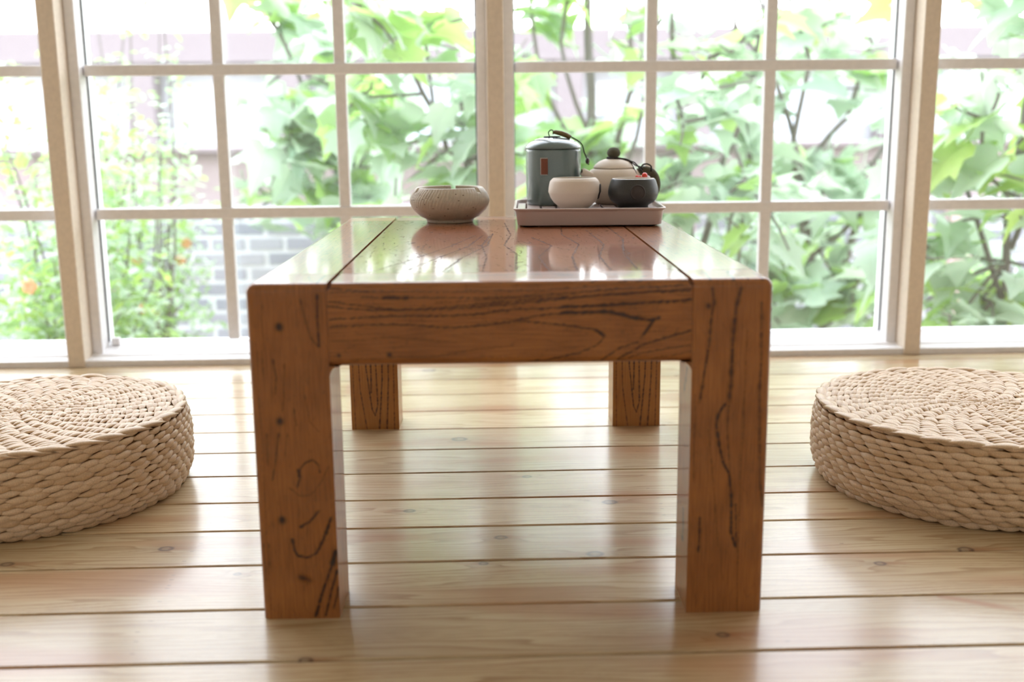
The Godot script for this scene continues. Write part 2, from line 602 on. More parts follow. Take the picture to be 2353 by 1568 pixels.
func shrub(at: Vector3, label: String, half: Vector3, count: int, size: Vector2, tint: Array, blooms: int, bloom_mat: Material, sd: int) -> void:
	var o := thing("garden_bush", label, "bush", at, 0.0, "small-leaved bushes outside the window")
	var r := RandomNumberGenerator.new()
	r.seed = sd
	var tips := []
	for i in 34:
		var goal := Vector3(r.randf_range(-1, 1) * half.x, 0.15 + absf(r.randf_range(0.05, 1.0)) * half.y * 2.0, r.randf_range(-1, 1) * half.z)
		var path := bent(Vector3(goal.x * 0.25, 0, goal.z * 0.25), goal, 0.08, r, 5)
		var g := Geo.new()
		g.tube(path, [0.008, 0.006, 0.005, 0.004, 0.003, 0.002], 4)
		part(o, "branch", g.mesh(), bark)
		for q in range(1, 6): tips.append(path[q])
	var m0 := small_leaf_mesh()
	var rest := []
	for i in count:
		var p: Vector3 = tips[r.randi() % tips.size()] + Vector3(r.randf_range(-1, 1), r.randf_range(-1, 1), r.randf_range(-1, 1)) * 0.11
		var x := Transform3D(leaf_basis(r, r.randf_range(size.x, size.y)), p)
		if i < 290:
			part(o, "leaf", m0, leaf_mats[tint[r.randi() % tint.size()]]).transform = x
		else:
			rest.append(x)
	for h in tint.size():
		var mm := MultiMesh.new()
		mm.transform_format = MultiMesh.TRANSFORM_3D
		mm.mesh = m0
		var mine := []
		for i in range(h, rest.size(), tint.size()): mine.append(rest[i])
		mm.instance_count = mine.size()
		for i in mine.size(): mm.set_instance_transform(i, mine[i])
		var mi := MultiMeshInstance3D.new()
		mi.name = "small_leaves"
		mi.multimesh = mm
		mi.material_override = leaf_mats[tint[h]]
		mi.set_meta("kind", "stuff")
		o.add_child(mi, true)
	if blooms > 0:
		var bg := Geo.new()
		for i in 5:
			var a := TAU * i / 5
			bg.ball(Vector3(cos(a), sin(a), 0) * 0.012, Vector3(0.011, 0.011, 0.004), 4, 6)
		var bm := bg.mesh()
		for i in blooms:
			var p: Vector3 = tips[r.randi() % tips.size()] + Vector3(r.randf_range(-1, 1) * 0.1, r.randf_range(-1, 1) * 0.1, 0.1)
			part(o, "blossom", bm, bloom_mat, p)

# ---------------------------------------------------------------- window bays
func window_bay(n: int, x0: float, x1: float, head: float, bars: Array, white: Material, glass: Material, gasket: Material, label: String) -> void:
	var o := thing("window_%d" % n, label, "window", Vector3(x0, 0, 0), 0.0, "", "structure")
	var w := x1 - x0
	var st := 0.021
	var zf := -2.247
	var zb := -2.325
	# frame: sloping bottom ledge, stiles, head
	var low := Geo.new()
	var prof := [Vector2(-2.202, 0.0), Vector2(-2.202, 0.012), Vector2(-2.206, 0.0135), Vector2(-2.236, 0.0135), Vector2(-2.240, 0.017), Vector2(-2.296, 0.031), Vector2(-2.30, 0.034), Vector2(zb, 0.034), Vector2(zb, 0.0)]
	var p := PackedVector3Array()
	for q: Vector2 in prof:
		for rep in 2:
			p.append(Vector3(0, q.y, q.x))
			p.append(Vector3(w, q.y, q.x))
	low.grid(p, prof.size() * 2, 2)
	part(o, "bottom_rail", low.mesh(), white)
	for s in 2:
		var x := st * 0.5 if s == 0 else w - st * 0.5
		part(o, "stile", rb(Vector3(x, head * 0.5, (zf + zb) * 0.5), Vector3(st, head - 0.02, zf - zb), 0.002), white)
		var gx := st + 0.0012 if s == 0 else w - st - 0.0012
		part(o, "gasket", rb(Vector3(gx, head * 0.5, -2.288), Vector3(0.003, head - 0.07, 0.004), 0.001), gasket)
	part(o, "top_rail", rb(Vector3(w * 0.5, head - 0.02, (zf + zb) * 0.5), Vector3(w, 0.04, zf - zb), 0.002), white)
	part(o, "pane", rb(Vector3(w * 0.5, head * 0.5, -2.302), Vector3(w - st * 2 + 0.004, head - 0.03, 0.004), 0.0005), glass)
	for b: float in bars:
		part(o, "muntin", rb(Vector3(b, (head + 0.03) * 0.5 - 0.01, -2.279), Vector3(0.0235, head - 0.07, 0.018), 0.003, 2), white)
	if n == 3:
		part(o, "catch", rb(Vector3(0.037, 0.037, -2.288), Vector3(0.017, 0.016, 0.012), 0.002), white)
	var y := 0.3085
	while y < head - 0.1:
		part(o, "muntin", rb(Vector3(w * 0.5, y, -2.2775), Vector3(w - st * 2 - 0.005, 0.0225, 0.021), 0.003, 2), white)
		y += 0.2905

# ---------------------------------------------------------------- scene
func _ready() -> void:
	rng.seed = 7
	# camera
	var cam := Camera3D.new()
	cam.name = "camera"
	cam.position = Vector3(0, 0.4818, 0)
	cam.basis = Basis.from_euler(Vector3(-0.19739, -0.02817, -0.00961))
	cam.near = 0.05
	cam.far = 200.0
	var lens := CameraAttributesPhysical.new()
	lens.frustum_focal_length = 37.9
	lens.frustum_focus_distance = 1.42
	lens.frustum_near = 0.05
	lens.frustum_far = 200.0
	lens.exposure_aperture = 3.5
	cam.attributes = lens
	cam.fov = 35.13
	add_child(cam)
	cam.current = true
	# overcast sky
	var env := Environment.new()
	env.background_mode = Environment.BG_SKY
	var sky := Sky.new()
	var air := ProceduralSkyMaterial.new()
	air.sky_top_color = Color(0.93, 0.96, 1.0)
	air.sky_horizon_color = Color(0.98, 0.99, 1.0)
	air.ground_bottom_color = Color(0.4, 0.4, 0.38)
	air.ground_horizon_color = Color(0.6, 0.6, 0.58)
	air.sun_angle_max = 1.0
	sky.sky_material = air
	env.sky = sky
	env.background_energy_multiplier = 6.9
	env.tonemap_mode = Environment.TONE_MAPPER_LINEAR
	env.tonemap_exposure = 1.13
	env.sdfgi_enabled = true
	env.ssao_enabled = true
	env.ssil_enabled = true
	var we := WorldEnvironment.new()
	we.name = "environment"
	we.environment = env
	add_child(we)

	# ---- shared materials
	var white := speckled(Color(0.92, 0.91, 0.915), 0.02, 0.4, 0.45, 31)
	var post_wood := speckled(Color(0.88, 0.82, 0.75), 0.03, 0.3, 0.5, 32)
	var plaster := speckled(Color(0.93, 0.91, 0.875), 0.02, 0.8, 0.9, 33)
	var ceiling_wood := speckled(Color(0.93, 0.905, 0.865), 0.03, 0.8, 0.7, 34)
	var glass := StandardMaterial3D.new()
	glass.transparency = BaseMaterial3D.TRANSPARENCY_ALPHA
	glass.albedo_color = Color(0.96, 0.99, 0.98, 0.03)
	glass.roughness = 0.0
	var gasket := mat(Color(0.16, 0.17, 0.18), 0.6)

	# ---- floor
	var edges := [-0.81, -0.921, -1.032, -1.146, -1.253, -1.354, -1.465, -1.577, -1.69, -1.803, -1.919, -2.035, -2.151, -2.206, -2.38]
	var pine := textured(pine_atlas(edges), 0.45, 0.65, 0.18)
	pine.metallic_specular = 0.4
	var fl := thing("floor", "pale varnished pine boards running parallel to the window", "floor", Vector3.ZERO, 0.0, "", "structure")
	part(fl, "subfloor", rb(Vector3(0.03, -0.03, -0.4), Vector3(5.4, 0.02, 3.7), 0.001), mat(Color(0.45, 0.32, 0.2), 0.9))
	var all := edges.duplicate()
	all.pop_back()
	var zz := -0.81
	while zz < 1.25:
		zz += 0.112
		all.push_front(zz)
	var top_row := all.find(-0.81)
	for i in all.size() - 1:
		var z1: float = all[i]
		var z0: float = all[i + 1]
		var row := posmod(i - top_row, 13)
		var gap := 0.0016 if i - top_row < 9 else 0.0012
		var g := Geo.new()
		g.rbox(Vector3(0.03, -0.010, (z0 + z1) * 0.5), Vector3(5.2, 0.020, z1 - z0 - gap * 2.0), 0.0022, 2)
		for q in g.v.size():
			var e := g.v[q]
			g.t[q] = Vector2((e.x - PLANK_X0) / PLANK_SPAN, (row + clampf((z1 - e.z) / (z1 - z0), 0.01, 0.99)) / PLANK_ROWS)
		part(fl, "plank", g.mesh(), pine)

	# ---- room shell
	var head := 2.28
	var pitch := 0.8712
	var px0 := 0.034 - pitch * 3.0
	var px1 := 0.034 + pitch * 3.0
	var wl := thing("wall_left", "plain cream wall on the left of the room", "wall", Vector3.ZERO, 0, "", "structure")
	part(wl, "panel", rb(Vector3(px0 - 0.1, 1.2, -0.45), Vector3(0.16, 2.5, 3.8), 0.002), plaster)
	var wr := thing("wall_right", "plain cream wall on the right of the room", "wall", Vector3.ZERO, 0, "", "structure")
	part(wr, "panel", rb(Vector3(px1 + 0.1, 1.2, -0.45), Vector3(0.16, 2.5, 3.8), 0.002), plaster)
	var wb := thing("wall_back", "plain cream wall behind the camera", "wall", Vector3.ZERO, 0, "", "structure")
	part(wb, "panel", rb(Vector3(0.035, 1.2, 1.4), Vector3(5.5, 2.5, 0.16), 0.002), plaster)
	var ce := thing("ceiling", "pale wooden ceiling above the room", "ceiling", Vector3.ZERO, 0, "", "structure")
	part(ce, "panel", rb(Vector3(0.03, 2.48, -0.45), Vector3(5.7, 0.1, 4.0), 0.002), ceiling_wood)
	var wf := thing("wall_front", "narrow lintel above the window bays", "wall", Vector3.ZERO, 0, "", "structure")
	part(wf, "lintel", rb(Vector3(0.03, head + 0.08, -2.28), Vector3(5.5, 0.17, 0.14), 0.002), plaster)
	var sillm := thing("trim_1", "outer stone sill below the window bays", "sill", Vector3.ZERO, 0, "", "structure")
	part(sillm, "slab", rb(Vector3(0.03, -0.15, -2.31), Vector3(5.5, 0.26, 0.16), 0.004), plaster)
	var posts := ["at the far left corner of the room", "left of the leftmost window bay in view", "on the left, behind the left cushion", "in the middle, behind the pottery bowl", "on the right, behind the right cushion", "right of the rightmost window bay in view", "at the far right corner of the room"]
	var names := ["leftmost", "partly seen left-hand", "left middle", "right middle", "partly seen right-hand", "rightmost"]
	for i in 7:
		var x := 0.034 + pitch * (i - 3)
		var t := thing("trim_%d" % (i + 2), "slim pale wooden window post " + posts[i], "post", Vector3(x, 0, 0), 0, "window posts", "structure")
		part(t, "post", rb(Vector3(0, head * 0.5, -2.2465), Vector3(0.034, head, 0.099), 0.0025, 2), post_wood)
	for i in 6:
		var x := 0.034 + pitch * (i - 3)
		var bars := [0.292, 0.5385] if i < 3 else [0.305, 0.5515]
		window_bay(i + 1, x + 0.017, x + pitch - 0.017, head, bars, white, glass, gasket, names[i] + " white window bay with a grid of slim glazing bars")

	# ---- low table
	build_table()

	# ---- cushions
	var straw := [speckled(Color(0.80, 0.685, 0.555), 0.10, 0.05, 0.42, 41), speckled(Color(0.765, 0.64, 0.50), 0.10, 0.05, 0.42, 42), speckled(Color(0.82, 0.71, 0.585), 0.10, 0.05, 0.42, 43), mat(Color(0.60, 0.46, 0.32), 0.9)]
	cushion(Vector3(-0.622, 0, -1.426), 0.217, 0.111, 0.3, 1.0, "round woven rush cushion on the floor left of the table", straw, 100)
	cushion(Vector3(0.675, 0, -1.397), 0.219, 0.108, 1.1, -1.0, "round woven rush cushion on the floor right of the table", straw, 200)

	build_tableware()
	build_garden()


func build_table() -> void:
	var W := 0.5
	var H := 0.3379
	var lw := 0.0768
	var ld := 0.0667
	var L := 0.7515
	var ab := 0.2577
	var c1 := Color(0.63, 0.395, 0.195)
	var c2 := Color(0.475, 0.28, 0.135)
	var dark := Color(0.13, 0.075, 0.055)
	var o := thing("low_table", "low brown elm tea table with four thick square legs and a glossy top", "table", Vector3(-0.22279, 0, -1.00862), -0.01384)
	var apron_lines := [
		[[[745, 667], [800, 671], [850, 676]], 2.2, 0.8],
		[[[830, 686], [920, 690], [1000, 690], [1180, 690], [1300, 684], [1440, 674], [1590, 668]], 2.2, 0.7],
		[[[880, 688], [940, 689]], 4.0, 0.9],
		[[[755, 695], [790, 699], [860, 709], [905, 715], [1000, 712], [1100, 704], [1200, 697], [1350, 690], [1594, 676]], 2.4, 0.75],
		[[[750, 705], [850, 715], [900, 715], [960, 715], [1060, 712], [1180, 704], [1300, 695], [1450, 684], [1594, 680]], 2.4, 0.85],
		[[[755, 734], [800, 731], [900, 728], [1000, 728], [1090, 726], [1180, 716], [1250, 715], [1320, 711], [1400, 710]], 2.6, 0.85],
		[[[1290, 713], [1400, 710], [1480, 706], [1560, 702], [1596, 699]], 3.6, 1.0],
		[[[757, 749], [800, 747], [900, 746], [960, 748], [1000, 752], [1060, 753], [1150, 746], [1250, 728], [1300, 725], [1400, 724]], 2.4, 0.85],
		[[[1290, 725], [1400, 724], [1430, 730], [1460, 738], [1500, 743], [1520, 737]], 4.2, 1.0],
		[[[1506, 742], [1492, 762], [1474, 781]], 4.0, 1.0],
		[[[1180, 742], [1210, 742], [1300, 752], [1370, 762], [1390, 778], [1375, 795], [1330, 812], [1250, 828], [1180, 834]], 2.6, 0.75],
		[[[1370, 762], [1392, 776]], 4.0, 0.8],
		[[[1380, 832], [1425, 802], [1470, 790]], 2.6, 0.8],
		[[[1420, 828], [1480, 796], [1540, 780], [1594, 766]], 2.8, 0.85],
		[[[1400, 838], [1480, 814], [1594, 797]], 2.2, 0.6],
		[[[1500, 828], [1594, 812]], 2.0, 0.5],
		[[[760, 675], [1000, 677], [1250, 676], [1400, 668]], 2.0, 0.5],
		[[[1000, 700], [1120, 695], [1300, 690]], 1.8, 0.5],
		[[[772, 810], [777, 812]], 4.5, 1.0], [[[888, 810], [895, 812]], 6.0, 1.0],
		[[[800, 822], [1000, 815], [1100, 800], [1180, 795]], 2.0, 0.25],
		[[[760, 780], [900, 775], [1050, 785]], 2.0, 0.22]]
	var left_lines := [
		[[[640, 745], [641, 753]], 7.0, 1.0], [[[642, 955], [643, 961]], 7.5, 1.0], [[[648, 1182], [649, 1188]], 8.0, 1.0],
		[[[729, 680], [730, 740], [734, 795]], 3.4, 0.9], [[[690, 690], [703, 740], [715, 775], [733, 795]], 3.0, 0.35],
		[[[686, 1085], [690, 1066], [703, 1052], [720, 1048], [732, 1058], [736, 1078]], 3.0, 0.75],
		[[[684, 1068], [690, 1085], [683, 1110]], 3.4, 0.8], [[[665, 1110], [690, 1130], [715, 1128], [738, 1100], [757, 1060]], 2.4, 0.3],
		[[[690, 1202], [712, 1190], [735, 1164]], 3.6, 0.95],
		[[[672, 1230], [678, 1258], [685, 1270], [705, 1275], [728, 1265], [742, 1238], [762, 1180]], 3.8, 1.0],
		[[[772, 1258], [762, 1300], [745, 1350], [726, 1418]], 4.0, 1.0], [[[765, 1290], [772, 1262]], 6.0, 1.0],
		[[[776, 1305], [764, 1350], [750, 1416]], 3.6, 0.95], [[[780, 1345], [768, 1400]], 3.0, 0.8],
		[[[626, 820], [634, 860], [632, 900]], 3.0, 0.5], [[[652, 830], [652, 900], [648, 940]], 2.4, 0.35],
		[[[640, 985], [634, 1040], [626, 1095]], 3.0, 0.5], [[[612, 985], [615, 1060]], 2.4, 0.35], [[[660, 985], [655, 1040]], 2.2, 0.3],
		[[[675, 930], [682, 970]], 2.4, 0.4], [[[700, 900], [712, 960], [735, 985]], 2.2, 0.3],
		[[[690, 1320], [716, 1330]], 7.0, 0.35], [[[605, 1240], [612, 1330]], 2.2, 0.35], [[[618, 1240], [622, 1300]], 2.2, 0.3],
		[[[590, 800], [600, 1000], [612, 1200], [625, 1400]], 2.0, 0.18], [[[600, 700], [604, 850]], 2.0, 0.25]]
	var right_lines := [
		[[[1640, 668], [1645, 700], [1638, 730], [1633, 790], [1622, 850], [1610, 920]], 3.6, 0.6], [[[1631, 705], [1633, 709]], 6.0, 0.9],
		[[[1706, 668], [1694, 710], [1686, 790], [1682, 870], [1676, 920]], 5.0, 0.5],
		[[[1668, 922], [1652, 945], [1648, 970], [1655, 1020], [1663, 1055], [1676, 1080], [1680, 1130], [1680, 1180], [1679, 1215], [1688, 1250]], 3.8, 0.95],
		[[[1676, 925], [1672, 980], [1676, 1050]], 2.6, 0.45], [[[1690, 1150], [1690, 1255]], 3.0, 0.6],
		[[[1609, 1180], [1608, 1230], [1605, 1262]], 3.4, 0.7],
		[[[1752, 700], [1750, 840], [1746, 900], [1745, 1100], [1752, 1160]], 4.0, 0.35], [[[1720, 760], [1712, 900], [1700, 1100], [1690, 1400]], 2.4, 0.25],
		[[[1630, 980], [1640, 1100], [1650, 1250]], 2.4, 0.22], [[[1600, 900], [1596, 1100]], 2.4, 0.25]]
	var im_apron := elm(1024, 208, 3, false, 0.16, 9.0, 0.0, on_face(apron_lines, 752, 1598, 657, 752, 1594, 836), c1, c2, dark)
	var im_left := elm(220, 940, 4, true, 0.12, 7.0, 0.0, on_face(left_lines, 559, 750, 657, 607, 784, 1422), c1, c2, dark)
	var im_right := elm(220, 940, 5, true, 0.12, 7.0, 0.0, on_face(right_lines, 1599, 1783, 650, 1577, 1747, 1406), c1, c2, dark)
	var im_back := elm(220, 940, 6, true, 0.0, 6.0, 0.5, [[[[0.30, 0.4], [0.34, 0.7], [0.44, 0.9], [0.50, 0.93], [0.56, 0.88], [0.52, 0.4]], 2.6, 0.8], [[[0.70, 0.4], [0.67, 0.75], [0.58, 1.0]], 2.6, 0.85], [[[0.82, 0.4], [0.80, 0.75], [0.74, 1.0]], 2.6, 0.7], [[[0.16, 0.4], [0.20, 0.8], [0.32, 1.0]], 2.2, 0.6], [[[0.41, 0.4], [0.44, 0.7], [0.43, 0.82]], 3.0, 0.8], [[[0.92, 0.5], [0.90, 1.0]], 2.2, 0.5], [[[0.05, 0.5], [0.08, 1.0]], 2.2, 0.4]], Color(0.68, 0.45, 0.22), Color(0.58, 0.36, 0.16), dark)  # lighter wood than the front legs: light on the back legs painted in
	var top_lines := [
		[[[0.62, 1.0], [0.60, 0.8], [0.66, 0.62], [0.60, 0.45]], 1.7, 0.9], [[[0.52, 0.98], [0.53, 0.75], [0.49, 0.6], [0.52, 0.4], [0.50, 0.1]], 1.7, 0.9],
		[[[0.70, 1.0], [0.71, 0.8], [0.76, 0.6], [0.72, 0.4], [0.75, 0.1]], 1.7, 0.95], [[[0.80, 1.0], [0.80, 0.8], [0.85, 0.6], [0.83, 0.3]], 1.7, 0.95],
		[[[0.88, 1.0], [0.89, 0.75], [0.94, 0.5], [0.93, 0.2]], 1.7, 0.9], [[[0.30, 1.0], [0.35, 0.8], [0.43, 0.6], [0.45, 0.35]], 1.7, 0.85],
		[[[0.18, 1.0], [0.27, 0.8], [0.36, 0.62], [0.41, 0.4]], 1.7, 0.8], [[[0.08, 1.0], [0.20, 0.8], [0.30, 0.6], [0.38, 0.4]], 1.7, 0.7],
		[[[0.42, 1.0], [0.43, 0.8], [0.41, 0.6], [0.44, 0.4]], 1.7, 0.85]]
	var im_top := elm(512, 900, 8, true, 0.5, 8.0, 0.55, top_lines, Color(0.60, 0.35, 0.18), Color(0.50, 0.28, 0.13), Color(0.12, 0.10, 0.11))
	var im_side := elm(180, 900, 9, true, 0.35, 4.0, 0.0, [], c1, c2, dark)
	var rough := 0.38
	var m_apron := textured(im_apron, rough, 0.55, 0.05)
	var m_left := textured(im_left, rough, 0.55, 0.05)
	var m_right := textured(im_right, rough, 0.55, 0.05)
	var m_back := textured(im_back, rough, 0.55, 0.05)
	var m_top := textured(im_top, 0.55, 0.9, 0.08)
	var m_side := textured(im_side, 0.3, 0.85, 0.08)
	# the open pores of the grain break the lacquer
	var pores := PackedByteArray()
	var raw := im_top.get_data()
	pores.resize(raw.size() / 3)
	for i in pores.size():
		pores[i] = clampi((raw[i * 3] - 70) * 5, 0, 255)
	m_top.clearcoat_texture = ImageTexture.create_from_image(Image.create_from_data(im_top.get_width(), im_top.get_height(), false, Image.FORMAT_L8, pores))
	for m: StandardMaterial3D in [m_apron, m_left, m_right, m_back]: m.metallic_specular = 0.3
	m_top.metallic_specular = 0.12
	m_side.metallic_specular = 0.25
	var groove_shade := mat(Color(0.30, 0.18, 0.10), 0.9)  # darker than the elm: shade of the groove put into the colour
	# legs
	for q in [[lw * 0.5, -ld * 0.5, m_left], [W - lw * 0.5, -ld * 0.5, m_right], [lw * 0.5, -L + ld * 0.5 - 0.0, m_back], [W - lw * 0.5, -L + ld * 0.5, m_back]]:
		var lg := Geo.new()
		lg.rbox(Vector3.ZERO, Vector3(lw, H, ld), 0.0085, 4, true, [1 if q[0] < W * 0.5 else 0, 4 if q[1] > -L * 0.5 else 5, 2])
		part(o, "leg", lg.mesh(), q[2], Vector3(q[0], H * 0.5, q[1]))
	# aprons, notched where the groove of the top runs over the edge
	for s in 2:
		var g := Geo.new()
		var aw := W - 2.0 * lw - 0.0006
		g.rbox(Vector3.ZERO, Vector3(aw, H - ab, ld), 0.0085, 4, true, [0, 1, 4 if s == 0 else 5])
		for i in g.v.size():
			var e := g.v[i]
			if absf(e.x) > aw * 0.5 - 0.001:
				# square ends against the legs, pulled in only where the groove comes over
				var top := clampf((e.y - ((H - ab) * 0.5 - 0.0075)) / 0.004, 0.0, 1.0)
				e.x = signf(e.x) * (aw * 0.5 - 0.0042 * top)
				g.v[i] = e
		part(o, "apron", g.mesh(), m_apron, Vector3(W * 0.5, (H + ab) * 0.5, -ld * 0.5 if s == 0 else -L + ld * 0.5))
	# small curved fillets under the apron against the legs
	for s in 2:
		var g := Geo.new()
		var r := 0.010
		var p := PackedVector3Array()
		for zi in 2:
			var z := -0.001 if zi == 0 else -ld + 0.001
			for i in 7:
				var a := PI / 2 * i / 6.0
				p.append(Vector3((r - r * cos(a)) * (1 if s == 0 else -1), r * sin(a) - r, z))
		g.grid(p, 2, 7)
		for z in [-0.001, -ld + 0.001]:
			for i in 6:
				var a := PI / 2 * i / 6.0
				var b := PI / 2 * (i + 1) / 6.0
				var sg := 1 if s == 0 else -1
				g.tri(Vector3(0, 0, z), Vector3((r - r * cos(a)) * sg, r * sin(a) - r, z), Vector3((r - r * cos(b)) * sg, r * sin(b) - r, z))
		part(o, "fillet", g.mesh(), m_left, Vector3(lw if s == 0 else W - lw, ab + 0.0002, 0))
	# side rails and the boards of the top between them
	var run := L - 2.0 * ld - 0.0022
	for x in [lw * 0.5, W - lw * 0.5]:
		var rg := Geo.new()
		rg.rbox(Vector3.ZERO, Vector3(lw, 0.07, run), 0.0085, 4, true, [1 if x < W * 0.5 else 0, 2, 4, 5])
		part(o, "side_rail", rg.mesh(), m_side, Vector3(x, H - 0.035, -L * 0.5))
	var x0 := lw + 0.0030
	var x1 := W - lw - 0.0030
	var cuts := [x0, x0 + 0.105, x0 + 0.232, x1]
	for i in 3:
		var bw: float = cuts[i + 1] - cuts[i] - 0.00002
		var g := Geo.new()
		g.rbox(Vector3.ZERO, Vector3(bw, 0.024, run), 0.0001, 1, true)
		var cx: float = (cuts[i] + cuts[i + 1]) * 0.5
		for q in g.v.size():
			var e := g.v[q]
			g.t[q] = Vector2((e.x + cx - x0) / (x1 - x0) + 0.0, e.z / run + 0.5)
		part(o, "top_board", g.mesh(), m_top, Vector3(cx, H - 0.012, -L * 0.5))
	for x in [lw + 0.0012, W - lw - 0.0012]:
		part(o, "groove_shade_bed", rb(Vector3(x, H - 0.030, -L * 0.5), Vector3(0.0075, 0.046, L - 0.014), 0.0005), groove_shade)  # added strip under each groove, coloured dark to deepen its shade


func cord(parent: Node, called: String, pts: Array, r: float, m: Material) -> MeshInstance3D:
	var c := Curve3D.new()
	for i in pts.size():
		var a: Vector3 = pts[max(i - 1, 0)]
		var b: Vector3 = pts[min(i + 1, pts.size() - 1)]
		c.add_point(pts[i], (a - b) / 6.0, (b - a) / 6.0)
	var out := []
	var steps := pts.size() * 6
	for i in steps + 1:
		out.append(c.sample_baked(c.get_baked_length() * i / steps, true))
	var g := Geo.new()
	g.tube(out, [r], 7)
	return part(parent, called, g.mesh(), m)

func cup(called: String, label: String, at: Vector3, turn: float, prof: Array, m: Material, inner: Material, seal: Material, seal_r: float) -> void:
	var o := thing(called, label, "cup", at, turn, "tea cups on the tray")
	var g := Geo.new()
	g.lathe(prof, 56)
	part(o, "body", g.mesh(), m)
	var top: Vector2 = prof[prof.size() - 1]
	var ig := Geo.new()
	ig.lathe([top, top - Vector2(0.0016, -0.0003), top - Vector2(0.0028, 0.0006), Vector2(top.x + 0.001, top.y - 0.010), Vector2(top.x + 0.002, top.y - 0.022), Vector2(top.x * 0.6, top.y - 0.037), Vector2(0.0005, top.y - 0.039)], 56)
	part(o, "inside", ig.mesh(), inner)
	# round seal pressed on the wall, its face towards +z
	var best := 0.0
	for q: Vector2 in prof: best = max(best, q.x)
	var s := Geo.new()
	var p := PackedVector3Array()
	var shape := [Vector2(1.0, -0.0012), Vector2(0.98, 0.0012), Vector2(0.90, 0.0018), Vector2(0.82, 0.0012), Vector2(0.78, 0.0005), Vector2(0.5, 0.0007), Vector2(0.0, 0.0007)]
	for q: Vector2 in shape:
		for j in 28:
			var a := -TAU * j / 28
			var x: float = cos(a) * q.x * seal_r
			var y: float = sin(a) * q.x * seal_r + 0.0245
			var rr := 0.0
			for w in prof.size() - 1:
				if prof[w].y <= y and prof[w + 1].y >= y and prof[w + 1].y > prof[w].y:
					rr = lerpf(prof[w].x, prof[w + 1].x, (y - prof[w].y) / (prof[w + 1].y - prof[w].y))
			rr = max(rr, 0.02)
			p.append(Vector3(x, y, sqrt(max(0.0, rr * rr - x * x)) + q.y))
	s.grid(p, shape.size(), 28, true)
	part(o, "seal", s.mesh(), seal)

